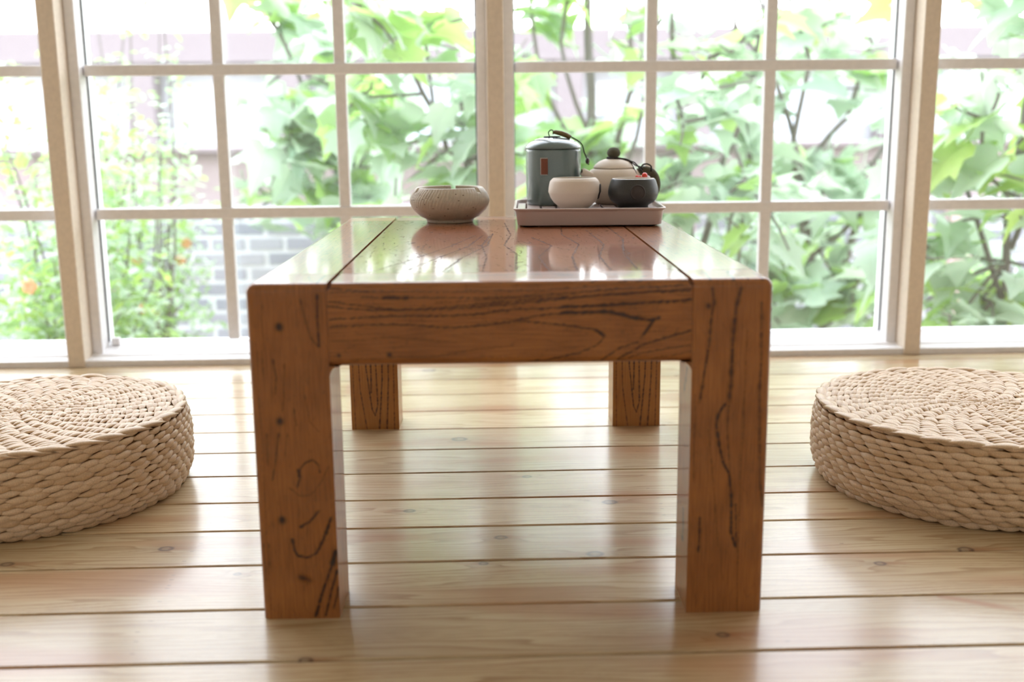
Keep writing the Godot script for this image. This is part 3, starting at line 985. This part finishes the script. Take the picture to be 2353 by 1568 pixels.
func build_tableware() -> void:
	var H := 0.3379
	var clay := speckled(Color(0.85, 0.79, 0.73), 0.03, 0.03, 0.55, 51)
	var pale_in := speckled(Color(0.84, 0.80, 0.75), 0.02, 0.03, 0.5, 52)
	var black := speckled(Color(0.20, 0.20, 0.195), 0.5, 0.02, 0.42, 53, 0.02)
	var rope := speckled(Color(0.16, 0.12, 0.10), 0.15, 0.01, 0.8, 54)
	var wrap := speckled(Color(0.36, 0.34, 0.27), 0.35, 0.006, 0.75, 55, 0.04)
	# ---- tray
	var tr := thing("tea_tray", "mauve beige plastic tea tray with a slatted top, under the tea set", "tray", Vector3(0.1615, H, -1.6435), -0.045)
	var plastic := mat(Color(0.74, 0.66, 0.635), 0.35, 0.2, 0.2)
	var outline := func(w: float, d: float, r: float, y: float) -> PackedVector3Array:
		var p := PackedVector3Array()
		for c in 4:
			var cx := (w * 0.5 - r) * (1 if c == 0 or c == 3 else -1)
			var cz := (d * 0.5 - r) * (1 if c < 2 else -1)
			for i in 7:
				var a := PI / 2 * c + PI / 2 * i / 6.0
				p.append(Vector3(cx + r * cos(a), y, cz + r * sin(a)))
		return p
	var g := Geo.new()
	var p := PackedVector3Array()
	for q in [[0.0, 0.0014], [0.198, 0.0013], [0.2085, 0.0028], [0.2135, 0.0215], [0.2165, 0.0238], [0.2195, 0.0245], [0.2195, 0.0262], [0.2185, 0.0270], [0.2130, 0.0270], [0.2120, 0.0258], [0.2080, 0.0060], [0.0, 0.0050]]:
		if q[0] == 0.0:
			p.append_array(outline.call(0.02, 0.02, 0.005, q[1]))
		else:
			p.append_array(outline.call(q[0], q[0] - 0.0155, 0.016, q[1]))
	g.grid(p, 12, 28, true)
	part(tr, "body", g.mesh(), plastic)
	for x in [-0.085, 0.085]:
		for z in [-0.075, 0.075]:
			var f := Geo.new()
			f.lathe([Vector2(0.0005, 0), Vector2(0.010, 0), Vector2(0.011, 0.0006), Vector2(0.011, 0.0018)], 20)
			part(tr, "foot", f.mesh(), mat(Color(0.1, 0.09, 0.09), 0.8), Vector3(x, 0, z))
	for z in [-0.0895, 0.0895]:
		part(tr, "grate_rail", rb(Vector3(0, 0.0195, z), Vector3(0.184, 0.005, 0.013), 0.0008), plastic)
	for x in [-0.0985, 0.0985]:
		part(tr, "grate_rail", rb(Vector3(x, 0.0195, 0), Vector3(0.012, 0.005, 0.166), 0.0008), plastic)
	for i in 8:
		part(tr, "slat", rb(Vector3(0.0230 * (i - 3.5), 0.0195, 0), Vector3(0.0195, 0.005, 0.166), 0.0008), plastic)
	var ty := H + 0.0221

	# ---- ash bowl with notched rim
	var speck := ash_glaze()
	var ash := thing("ash_bowl", "speckled beige stoneware ashtray bowl with notched rim and slanting grooves", "ashtray", Vector3(-0.0465, H, -1.662))
	var prof := [Vector2(0.0005, 0.002), Vector2(0.030, 0.002), Vector2(0.0335, 0.0), Vector2(0.0352, 0.0004), Vector2(0.0358, 0.002), Vector2(0.0366, 0.0042)]
	var side := Curve.new()
	side.min_value = 0.0
	side.max_value = 1.0
	for q in [[0.0, 0.0380], [0.09, 0.0455], [0.20, 0.0520], [0.34, 0.0572], [0.48, 0.0600], [0.60, 0.0606], [0.72, 0.0594], [0.84, 0.0565], [0.94, 0.0532], [1.0, 0.0510]]:
		side.add_point(Vector2(q[0], q[1] * 10.0))
	for i in 15:
		var f := i / 14.0
		prof.append(Vector2(side.sample(f) * 0.1, 0.0056 + 0.0464 * f))
	var rim: Vector2 = prof[prof.size() - 1]
	for q in [Vector2(-0.0015, 0.0008), Vector2(-0.004, 0.0002), Vector2(-0.0045, -0.003), Vector2(0.001, -0.012), Vector2(0.003, -0.022), Vector2(-0.010, -0.038), Vector2(-0.0435, -0.042)]:
		prof.append(Vector2(max(0.0005, rim.x + q.x), rim.y + q.y))
	var cols := 600
	var ap := PackedVector3Array()
	var first := 6
	for i in prof.size():
		var q: Vector2 = prof[i]
		for j in cols:
			var a := TAU * j / cols
			var r := q.x
			var y := q.y
			if i >= first and i < first + 15:
				var f := float(i - first) / 14.0
				var depth: float = clampf((f - 0.36) * 5.0, 0.0, 1.0) * clampf((1.0 - f) * 12.0, 0.0, 1.0)
				r += 0.0006 * depth * sin(a * 72.0 + f * 24.0)
			for k in 3:
				var off := wrapf(a - (-PI / 2 + 0.10 + TAU * k / 3.0), -PI, PI)
				if absf(off) < 0.078 and i >= first + 9:
					y = min(y, rim.y - 0.0060)
			ap.append(Vector3(r * cos(a), y, r * sin(a)))
	var ag := Geo.new()
	ag.grid(ap, prof.size(), cols, true, Vector2(1, 1))
	part(ash, "bowl", ag.mesh(), speck)

	# ---- canister
	var glaze := speckled(Color(0.335, 0.40, 0.40), 0.05, 0.04, 0.25, 56)
	glaze.clearcoat_enabled = true
	glaze.clearcoat = 1.0
	glaze.clearcoat_roughness = 0.03
	var can := thing("tea_canister", "grey green glazed tea canister with a domed lid and brown label", "canister", Vector3(0.1150, ty, -1.7005))
	var cg := Geo.new()
	cg.lathe([Vector2(0.0005, 0.0), Vector2(0.0385, 0.0), Vector2(0.0405, 0.0012), Vector2(0.0418, 0.005), Vector2(0.0425, 0.012), Vector2(0.0427, 0.05), Vector2(0.0427, 0.082), Vector2(0.0424, 0.0846), Vector2(0.0415, 0.0852), Vector2(0.036, 0.0852)], 72)
	part(can, "body", cg.mesh(), glaze)
	var lg := Geo.new()
	lg.lathe([Vector2(0.037, 0.0853), Vector2(0.0420, 0.0856), Vector2(0.0432, 0.0863), Vector2(0.0436, 0.0878), Vector2(0.0430, 0.0895), Vector2(0.0405, 0.0930), Vector2(0.0350, 0.0972), Vector2(0.0270, 0.1005), Vector2(0.0180, 0.1025), Vector2(0.0080, 0.1035), Vector2(0.0005, 0.1036)], 72)
	var lid := part(can, "lid", lg.mesh(), glaze)
	# label: a curved plate on the wall with a pale edge
	var lab := Geo.new()
	var pl := PackedVector3Array()
	for i in 2:
		for j in 7:
			var a := 2.085 - 0.25 * j / 6.0
			pl.append(Vector3(cos(a) * 0.0435, 0.0480 + 0.0240 * i, sin(a) * 0.0435))
	lab.grid(pl, 2, 7)
	var frame := Geo.new()
	frame.rbox(Vector3.ZERO, Vector3(0.0118, 0.0262, 0.0016), 0.0006, 1)
	var tagm := part(can, "label_edge", frame.mesh(), mat(Color(0.72, 0.70, 0.68), 0.5), Vector3(cos(1.98) * 0.0422, 0.0600, sin(1.98) * 0.0422))
	tagm.rotation.y = PI / 2 - 1.98
	var plate := part(can, "label_plate", lab.mesh(), label_print())
	plate.set_meta("label", "brown paper label with faint vertical writing")
	# cord loop, wooden toggle and trailing cord on the lid
	var disc := Geo.new()
	disc.lathe([Vector2(0.0005, 0.1036), Vector2(0.0125, 0.1030), Vector2(0.0135, 0.1040), Vector2(0.012, 0.1050), Vector2(0.0005, 0.1052)], 24)
	part(lid, "cord_wheel", disc.mesh(), rope, Vector3(-0.002, 0, 0))
	cord(lid, "cord_loop", [Vector3(-0.006, 0.105, 0.002), Vector3(-0.0075, 0.111, 0.003), Vector3(-0.003, 0.1145, 0.003), Vector3(0.001, 0.111, 0.003), Vector3(-0.001, 0.108, 0.004)], 0.0009, rope)
	var tg := Geo.new()
	tg.tube([Vector3(-0.001, 0.1112, 0.004), Vector3(0.003, 0.1112, 0.005), Vector3(0.012, 0.1092, 0.006), Vector3(0.020, 0.1062, 0.007), Vector3(0.0265, 0.1030, 0.008)], [0.0024, 0.0034, 0.0042, 0.0041, 0.0032], 10)
	part(lid, "toggle", tg.mesh(), mat(Color(0.42, 0.33, 0.16), 0.45, 0.4, 0.15))
	cord(lid, "cord", [Vector3(0.024, 0.1062, 0.009), Vector3(0.028, 0.1032, 0.009), Vector3(0.0385, 0.0975, 0.004), Vector3(0.0455, 0.0905, -0.002), Vector3(0.0490, 0.0800, -0.008), Vector3(0.0520, 0.0735, -0.012), Vector3(0.0570, 0.0600, -0.014)], 0.0010, rope)
	var kn := Geo.new()
	kn.ball(Vector3(0.0548, 0.0660, -0.0135), Vector3(0.0034, 0.0050, 0.0034))
	part(lid, "cord_bead", kn.mesh(), mat(Color(0.22, 0.11, 0.09), 0.5, 0.3, 0.2))

	# ---- teapot
	var pot := thing("teapot", "cream clay teapot with a dark wrapped side handle and knotted lid cord", "teapot", Vector3(0.2095, ty, -1.6970))
	var pg := Geo.new()
	pg.lathe([Vector2(0.0005, 0.0), Vector2(0.026, 0.0), Vector2(0.030, 0.002), Vector2(0.0375, 0.009), Vector2(0.0430, 0.018), Vector2(0.0450, 0.028), Vector2(0.0445, 0.037), Vector2(0.0415, 0.046), Vector2(0.0365, 0.0525), Vector2(0.0325, 0.0545), Vector2(0.0300, 0.0548)], 64)
	part(pot, "body", pg.mesh(), clay)
	var lp := Geo.new()
	lp.lathe([Vector2(0.0290, 0.0550), Vector2(0.0312, 0.0551), Vector2(0.0322, 0.0560), Vector2(0.0318, 0.0575), Vector2(0.0290, 0.0610), Vector2(0.0235, 0.0655), Vector2(0.0160, 0.0685), Vector2(0.0080, 0.0700), Vector2(0.0005, 0.0702)], 56)
	var plid := part(pot, "lid", lp.mesh(), clay)
	var kb := Geo.new()
	kb.ball(Vector3(-0.0005, 0.0785, 0), Vector3(0.0102, 0.0088, 0.0102), 26, 44)
	for i in kb.v.size():
		var e := kb.v[i] - Vector3(-0.0005, 0.0785, 0)
		var a := atan2(e.z, e.x)
		kb.v[i] += e.normalized() * 0.0004 * sin(a * 11.0 + e.y * 900.0) * sin(a * 11.0 - e.y * 900.0)
	part(plid, "knob", kb.mesh(), wrap)
	var sp := Geo.new()
	sp.tube([Vector3(-0.028, 0.034, 0.013), Vector3(-0.038, 0.042, 0.017), Vector3(-0.046, 0.048, 0.020), Vector3(-0.0520, 0.0515, 0.022)], [0.011, 0.0085, 0.0066, 0.0058], 16)
	var spout := part(pot, "spout", sp.mesh(), clay)
	var so := Geo.new()
	so.ball(Vector3(-0.0522, 0.0516, 0.0221), Vector3(0.0012, 0.0036, 0.0036), 8, 12)
	part(spout, "spout_opening_shade", so.mesh(), mat(Color(0.25, 0.18, 0.13), 0.8))  # dark ball on the closed tip, painting the shade inside the spout
	var hp := []
	var hr := []
	for i in 121:
		var a := 2.55 - 3.9 * i / 120.0
		hp.append(Vector3(0.0470 + 0.0185 * cos(a), 0.0290 + 0.0225 * sin(a), 0.006))
		hr.append(0.0055 + 0.0014 * sin(PI * i / 120.0) + 0.00035 * absf(sin(i * 0.7)))
	var hg := Geo.new()
	hg.tube(hp, hr, 14)
	var handle := part(pot, "handle", hg.mesh(), wrap)
	cord(handle, "cord_tie", [Vector3(0.0390, 0.0540, 0.013), Vector3(0.0440, 0.0600, 0.010), Vector3(0.0510, 0.0612, 0.008), Vector3(0.0565, 0.0575, 0.012), Vector3(0.0560, 0.0500, 0.015)], 0.0013, rope)
	cord(plid, "cord_wrap", [Vector3(-0.0105, 0.0712, 0.002), Vector3(-0.006, 0.0705, 0.0095), Vector3(0.002, 0.0705, 0.0108), Vector3(0.009, 0.0695, 0.0090), Vector3(0.018, 0.0680, 0.0090), Vector3(0.0255, 0.0645, 0.0095)], 0.0020, rope)
	cord(plid, "cord", [Vector3(0.0245, 0.0650, 0.010), Vector3(0.0285, 0.0560, 0.016), Vector3(0.0310, 0.0500, 0.022), Vector3(0.0335, 0.0415, 0.027)], 0.0009, rope)
	cord(plid, "cord", [Vector3(0.0250, 0.0655, 0.010), Vector3(0.0300, 0.0640, 0.014), Vector3(0.0355, 0.0575, 0.020), Vector3(0.0385, 0.0530, 0.025), Vector3(0.0420, 0.0470, 0.030)], 0.0010, rope)
	cord(plid, "cord", [Vector3(0.0255, 0.0645, 0.010), Vector3(0.0330, 0.0590, 0.012), Vector3(0.0390, 0.0575, 0.014), Vector3(0.0430, 0.0530, 0.016)], 0.0009, rope)
	var red := mat(Color(0.92, 0.26, 0.21), 0.25, 0.6, 0.05)
	for q in [[Vector3(0.0435, 0.0445, 0.031), 0.0046], [Vector3(0.0325, 0.0415, 0.029), 0.0036], [Vector3(0.0362, 0.0412, 0.031), 0.0034]]:
		var bd := Geo.new()
		bd.ball(q[0], Vector3.ONE * q[1], 10, 14)
		part(plid, "red_bead", bd.mesh(), red)
	var wb := Geo.new()
	wb.ball(Vector3(0.0490, 0.0408, 0.029), Vector3.ONE * 0.0036, 10, 14)
	part(plid, "white_bead", wb.mesh(), mat(Color(0.9, 0.9, 0.92), 0.2, 0.6, 0.05))

	# ---- cups
	var pw := [Vector2(0.0005, 0.001), Vector2(0.0200, 0.0), Vector2(0.0225, 0.0010), Vector2(0.0255, 0.0040), Vector2(0.0310, 0.0090), Vector2(0.0355, 0.0155), Vector2(0.0380, 0.0220), Vector2(0.0389, 0.0245), Vector2(0.0385, 0.0300), Vector2(0.0376, 0.0355), Vector2(0.0364, 0.0398), Vector2(0.0354, 0.0412), Vector2(0.0325, 0.0441), Vector2(0.0316, 0.0446)]
	cup("tea_cup", "cream clay tea cup at the front left of the tray", Vector3(0.1408, ty, -1.6160), 1.42, pw, clay, pale_in, rope, 0.0115)
	var pb := [Vector2(0.0005, 0.001), Vector2(0.0215, 0.0), Vector2(0.0225, 0.0020), Vector2(0.0230, 0.0045), Vector2(0.0295, 0.0080), Vector2(0.0345, 0.0130), Vector2(0.0370, 0.0195), Vector2(0.0372, 0.0245), Vector2(0.0362, 0.0310), Vector2(0.0345, 0.0370), Vector2(0.0328, 0.0415), Vector2(0.0315, 0.0430), Vector2(0.0308, 0.0432)]
	cup("tea_cup", "black speckled tea cup with a round seal, at the front right of the tray", Vector3(0.2275, ty, -1.6080), 0.05, pb, black, pale_in, speckled(Color(0.19, 0.16, 0.15), 0.15, 0.01, 0.55, 57), 0.0115)

# stoneware with small brown iron spots
func ash_glaze() -> StandardMaterial3D:
	var w := 512
	var h := 256
	var a := noise_bytes(w, h, w, h, 0.05, 61, 4)
	var px := PackedByteArray()
	px.resize(w * h * 3)
	for i in w * h:
		var q := 0.96 + 0.08 * a[i] / 255.0
		px[i * 3] = int(186 * q)
		px[i * 3 + 1] = int(173 * q)
		px[i * 3 + 2] = int(155 * q)
	var im := Image.create_from_data(w, h, false, Image.FORMAT_RGB8, px)
	var r := RandomNumberGenerator.new()
	r.seed = 62
	for i in 190:
		var c := Vector2i(r.randi() % w, int(h * r.randf_range(0.12, 0.95)))
		var s := 1 if r.randf() < 0.5 else 2
		for dx in range(-s + 1, s):
			for dy in range(-s + 1, s):
				im.set_pixel(posmod(c.x + dx, w), clampi(c.y + dy, 0, h - 1), Color(0.33, 0.23, 0.16))
	return textured(im, 0.5, 0.15, 0.3)

func label_print() -> StandardMaterial3D:
	var im := Image.create(24, 64, false, Image.FORMAT_RGB8)
	im.fill(Color(0.47, 0.25, 0.16))
	im.fill_rect(Rect2i(2, 2, 20, 1), Color(0.36, 0.17, 0.10))
	im.fill_rect(Rect2i(2, 61, 20, 1), Color(0.36, 0.17, 0.10))
	var r := RandomNumberGenerator.new()
	r.seed = 9
	for col in [7, 14]:
		for i in 9:
			im.fill_rect(Rect2i(col + r.randi_range(-1, 1), 8 + i * 5, r.randi_range(2, 4), 1), Color(0.36, 0.18, 0.11))
			im.fill_rect(Rect2i(col + r.randi_range(0, 2), 7 + i * 5, 1, 4), Color(0.38, 0.19, 0.12))
	return textured(im, 0.6)


func build_garden() -> void:
	bark = speckled(Color(0.46, 0.43, 0.42), 0.25, 0.05, 0.9, 71)
	for c in [[Color(0.66, 0.745, 0.69), Color(0.78, 0.86, 0.72)], [Color(0.72, 0.79, 0.75), Color(0.80, 0.86, 0.76)], [Color(0.57, 0.68, 0.40), Color(0.74, 0.90, 0.50)], [Color(0.51, 0.63, 0.46), Color(0.70, 0.84, 0.56)], [Color(0.55, 0.655, 0.59), Color(0.66, 0.73, 0.62)], [Color(0.62, 0.70, 0.40), Color(0.78, 0.90, 0.48)]]:
		var m := mat(c[0], 0.36)
		m.backlight_enabled = true
		m.backlight = c[1]
		leaf_mats.append(m)
	for i in 6: leaves.append(leaf_mesh(300 + i))
	var ground := thing("garden_ground", "low garden soil outside the window", "ground", Vector3.ZERO, 0, "", "structure")
	part(ground, "soil", rb(Vector3(0, -0.62, -9.0), Vector3(30, 0.1, 13.2), 0.01), speckled(Color(0.66, 0.64, 0.58), 0.15, 0.6, 0.95, 72))
	build_brick_wall()
	build_house()
	# trees: large branches as [points, thick, thin, is trunk]
	tree(Vector3(0.44, -0.57, -4.2), "tall leafy tree with an upright grey trunk behind the tea canister", [
		[[Vector3(0.44, -0.57, -4.2), Vector3(0.43, 0.0, -4.2), Vector3(0.42, 0.41, -4.2), Vector3(0.42, 0.72, -4.2), Vector3(0.40, 1.3, -4.2)], 0.026, 0.015, true],
		[[Vector3(0.43, 0.05, -4.2), Vector3(0.53, 0.39, -4.2), Vector3(0.56, 0.51, -4.2), Vector3(0.60, 0.64, -4.2), Vector3(0.55, 1.0, -4.2)], 0.016, 0.009, false],
		[[Vector3(0.42, 0.30, -4.2), Vector3(0.25, 0.62, -4.2), Vector3(0.2, 0.95, -4.2)], 0.012, 0.006, false],
		[[Vector3(0.43, 0.10, -4.2), Vector3(0.57, 0.35, -4.15), Vector3(0.62, 0.60, -4.15), Vector3(0.62, 1.0, -4.15)], 0.011, 0.007, false],
		[[Vector3(0.42, 0.45, -4.2), Vector3(0.31, 0.78, -4.15), Vector3(0.34, 1.2, -4.15)], 0.010, 0.006, false]],
		Vector3(0.26, 0.48, -4.2), Vector3(0.29, 0.75, 0.25), 220, Vector2(0.11, 0.18), [0, 1, 1, 2, 2, 3], 401)
	tree(Vector3(0.70, -0.57, -3.4), "slender leafy tree behind the teapot, with thin grey branches", [
		[[Vector3(0.70, -0.57, -3.4), Vector3(0.67, 0.0, -3.4), Vector3(0.65, 0.37, -3.4), Vector3(0.62, 0.52, -3.4), Vector3(0.60, 0.66, -3.4), Vector3(0.60, 1.1, -3.4)], 0.012, 0.008, true],
		[[Vector3(0.67, 0.0, -3.4), Vector3(0.76, 0.37, -3.4), Vector3(0.80, 0.45, -3.4), Vector3(0.83, 0.53, -3.4), Vector3(0.88, 0.85, -3.4)], 0.012, 0.006, false],
		[[Vector3(0.64, 0.54, -3.4), Vector3(0.71, 0.68, -3.4), Vector3(0.81, 0.73, -3.4), Vector3(0.88, 0.78, -3.4), Vector3(0.85, 0.95, -3.4)], 0.009, 0.005, false]],
		Vector3(0.68, 0.25, -3.3), Vector3(0.22, 0.60, 0.25), 160, Vector2(0.09, 0.15), [0, 1, 1, 1, 2, 4], 402)
	tree(Vector3(1.30, -0.57, -4.2), "broad-leaved tree behind the right end of the table", [
		[[Vector3(1.30, -0.57, -4.2), Vector3(1.38, -0.2, -4.2), Vector3(1.47, 0.06, -4.2), Vector3(1.49, 0.18, -4.2), Vector3(1.50, 0.29, -4.2), Vector3(1.57, 0.39, -4.2), Vector3(1.65, 0.9, -4.2)], 0.019, 0.010, true],
		[[Vector3(1.35, -0.3, -4.2), Vector3(1.25, 0.26, -4.2), Vector3(1.32, 0.39, -4.2), Vector3(1.42, 0.5, -4.2), Vector3(1.5, 0.8, -4.2)], 0.015, 0.008, false],
		[[Vector3(1.12, -0.35, -4.2), Vector3(1.18, -0.12, -4.2), Vector3(1.40, 0.04, -4.2), Vector3(1.6, 0.21, -4.2)], 0.016, 0.009, false],
		[[Vector3(1.14, -0.3, -4.2), Vector3(1.04, 0.1, -4.1), Vector3(0.99, 0.5, -4.1), Vector3(0.95, 0.95, -4.1)], 0.014, 0.008, false],
		[[Vector3(1.30, -0.1, -4.2), Vector3(1.17, 0.42, -4.05), Vector3(1.22, 0.70, -4.05), Vector3(1.10, 1.0, -4.05)], 0.013, 0.007, false],
		[[Vector3(1.24, 0.2, -4.1), Vector3(1.10, 0.62, -4.05), Vector3(1.00, 0.76, -4.05), Vector3(0.94, 0.84, -4.05)], 0.011, 0.006, false]],
		Vector3(1.32, 0.2, -4.15), Vector3(0.42, 0.70, 0.25), 290, Vector2(0.12, 0.20), [0, 1, 1, 1, 2, 4], 403)
	tree(Vector3(1.66, -0.57, -3.2), "large-leaved tree filling the window at the far right", [
		[[Vector3(1.66, -0.57, -3.2), Vector3(1.60, -0.2, -3.2), Vector3(1.58, 0.2, -3.2), Vector3(1.62, 0.8, -3.2), Vector3(1.6, 1.2, -3.2)], 0.015, 0.007, true],
		[[Vector3(1.60, -0.1, -3.2), Vector3(1.42, 0.36, -3.2), Vector3(1.34, 0.42, -3.2)], 0.009, 0.005, false],
		[[Vector3(1.60, 0.1, -3.2), Vector3(1.72, 0.5, -3.2), Vector3(1.8, 0.8, -3.2)], 0.009, 0.005, false]],
		Vector3(1.55, 0.3, -3.15), Vector3(0.30, 0.66, 0.25), 295, Vector2(0.10, 0.17), [0, 1, 1, 1, 2, 5], 404)
	tree(Vector3(0.0, -0.57, -3.4), "leafy tree left of the middle post, with bright yellow-green leaves", [
		[[Vector3(0.0, -0.57, -3.4), Vector3(0.02, 0.0, -3.4), Vector3(-0.03, 0.36, -3.4), Vector3(-0.10, 0.41, -3.4), Vector3(-0.17, 0.58, -3.4), Vector3(-0.24, 0.74, -3.4), Vector3(-0.36, 0.88, -3.4)], 0.012, 0.006, true],
		[[Vector3(0.0, 0.30, -3.4), Vector3(-0.05, 0.49, -3.4), Vector3(-0.14, 0.55, -3.4), Vector3(-0.17, 0.85, -3.4)], 0.009, 0.005, false],
		[[Vector3(-0.17, 0.58, -3.4), Vector3(-0.38, 0.57, -3.4), Vector3(-0.55, 0.65, -3.4)], 0.006, 0.004, false]],
		Vector3(-0.14, 0.48, -3.35), Vector3(0.30, 0.50, 0.25), 240, Vector2(0.10, 0.16), [0, 1, 1, 2, 2, 3], 405)
	tree(Vector3(-0.42, -0.57, -4.2), "arching leafy tree in front of the brick wall, left of the table", [
		[[Vector3(-0.42, -0.57, -4.2), Vector3(-0.44, -0.1, -4.2), Vector3(-0.55, 0.3, -4.2), Vector3(-0.65, 0.6, -4.2), Vector3(-0.8, 0.95, -4.2)], 0.014, 0.007, true],
		[[Vector3(-0.5, 0.15, -4.2), Vector3(-0.70, 0.28, -4.2), Vector3(-0.84, 0.18, -4.2)], 0.008, 0.005, false],
		[[Vector3(-0.55, 0.3, -4.2), Vector3(-0.45, 0.6, -4.2), Vector3(-0.55, 0.98, -4.2)], 0.009, 0.005, false]],
		Vector3(-0.58, 0.58, -4.15), Vector3(0.30, 0.50, 0.25), 190, Vector2(0.12, 0.19), [0, 1, 1, 2, 2, 4], 406)
	var bloom := mat(Color(0.92, 0.66, 0.48), 0.6)
	shrub(Vector3(-1.36, -0.57, -3.4), "dense small-leaved bush with orange blossoms at the left window edge", Vector3(0.30, 0.52, 0.22), 7000, Vector2(0.03, 0.055), [2, 3, 0, 1, 5], 14, bloom, 501)
	shrub(Vector3(-1.34, -0.57, -4.25), "slender small-leaved bush with orange blossoms before the brick wall", Vector3(0.24, 0.75, 0.2), 2700, Vector2(0.03, 0.055), [0, 1, 3, 2], 12, bloom, 502)

func build_brick_wall() -> void:
	var o := thing("garden_wall", "low grey brick garden wall with pale joints and a pink band above", "wall", Vector3(0, -0.57, -5.0), 0, "", "structure")
	var x0 := -3.4
	var x1 := 3.8
	var hgt := 0.70
	part(o, "mortar_bed", rb(Vector3((x0 + x1) * 0.5, hgt * 0.5, -0.12), Vector3(x1 - x0, hgt, 0.22), 0.002), speckled(Color(0.80, 0.80, 0.83), 0.03, 0.3, 0.95, 81))
	var tones := [speckled(Color(0.57, 0.57, 0.62), 0.10, 0.15, 0.9, 82), speckled(Color(0.61, 0.61, 0.65), 0.10, 0.15, 0.9, 83), speckled(Color(0.53, 0.54, 0.59), 0.10, 0.15, 0.9, 84)]
	var bl := 0.172
	var bh := 0.070
	var full := rb(Vector3.ZERO, Vector3(bl - 0.019, bh - 0.017, 0.03), 0.002)
	var r := RandomNumberGenerator.new()
	r.seed = 85
	var far := Geo.new()
	for row in 10:
		var x: float = x0 + (0.086 if row % 2 else 0.0) + bl * 0.5
		while x < x1 - bl * 0.5:
			var p := Vector3(x, bh * (row + 0.5), -0.0205 + r.randf_range(-0.002, 0.002))
			if absf(x - 0.15) < 2.55:
				var m: Material = tones[r.randi() % 3]
				if row == 1 and absf(x + 1.53) < bl * 0.5: m = mat(Color(0.22, 0.22, 0.24), 0.9)  # one brick coloured dark, painting the shade of a vent slot
				part(o, "brick", full, m, p)
			else:
				far.rbox(p, Vector3(bl - 0.019, bh - 0.017, 0.03), 0.002, 1)
			x += bl
	var rest := part(o, "outer_bricks", far.mesh(), tones[0])
	rest.set_meta("kind", "stuff")
	part(o, "pink_band", rb(Vector3((x0 + x1) * 0.5, hgt + 0.12, -0.16), Vector3(x1 - x0, 0.24, 0.2), 0.004), speckled(Color(0.64, 0.575, 0.59), 0.04, 0.4, 0.9, 86))
	part(o, "coping", rb(Vector3((x0 + x1) * 0.5, hgt + 0.252, -0.15), Vector3(x1 - x0, 0.025, 0.26), 0.004), speckled(Color(0.55, 0.50, 0.52), 0.06, 0.4, 0.9, 87))
	for i in 4:
		part(o, "pink_pier", rb(Vector3(-1.72 + 1.32 * i, hgt * 0.5, 0.03), Vector3(0.13, hgt, 0.08), 0.004), speckled(Color(0.78, 0.66, 0.67), 0.05, 0.3, 0.9, 88))

func build_house() -> void:
	var o := thing("garden_house", "pale pink columned house with white walls beyond the garden wall", "house", Vector3(0.3, -0.57, -8.0))
	var pink := speckled(Color(0.52, 0.485, 0.50), 0.03, 0.8, 0.9, 91)
	var wall := speckled(Color(0.74, 0.75, 0.77), 0.02, 0.8, 0.9, 92)
	part(o, "wall", rb(Vector3(0, 0.85, -0.35), Vector3(11, 1.7, 0.3), 0.005), wall)
	part(o, "beam", rb(Vector3(0, 1.62, -0.1), Vector3(11, 0.22, 0.3), 0.01), pink)
	part(o, "plinth", rb(Vector3(0, 0.44, -0.05), Vector3(11, 0.9, 0.2), 0.01), pink)
	for x in [-4.6, -2.72, -1.63, 0.36, 1.29, 2.75, 4.3]:
		part(o, "column", rb(Vector3(x, 0.85, -0.08), Vector3(0.20, 1.5, 0.22), 0.01), pink)
	for x in [-3.6, -2.15, -0.6, 0.85, 2.0, 3.5]:
		var w := part(o, "window", rb(Vector3(x, 1.15, -0.21), Vector3(0.56, 0.42, 0.03), 0.004), mat(Color(0.92, 0.93, 0.95), 0.5))
		part(w, "pane", rb(Vector3(x - 0.13, 1.15, -0.194), Vector3(0.24, 0.36, 0.01), 0.002), mat(Color(0.80, 0.84, 0.88), 0.1))
		part(w, "pane", rb(Vector3(x + 0.13, 1.15, -0.194), Vector3(0.24, 0.36, 0.01), 0.002), mat(Color(0.80, 0.84, 0.88), 0.1))
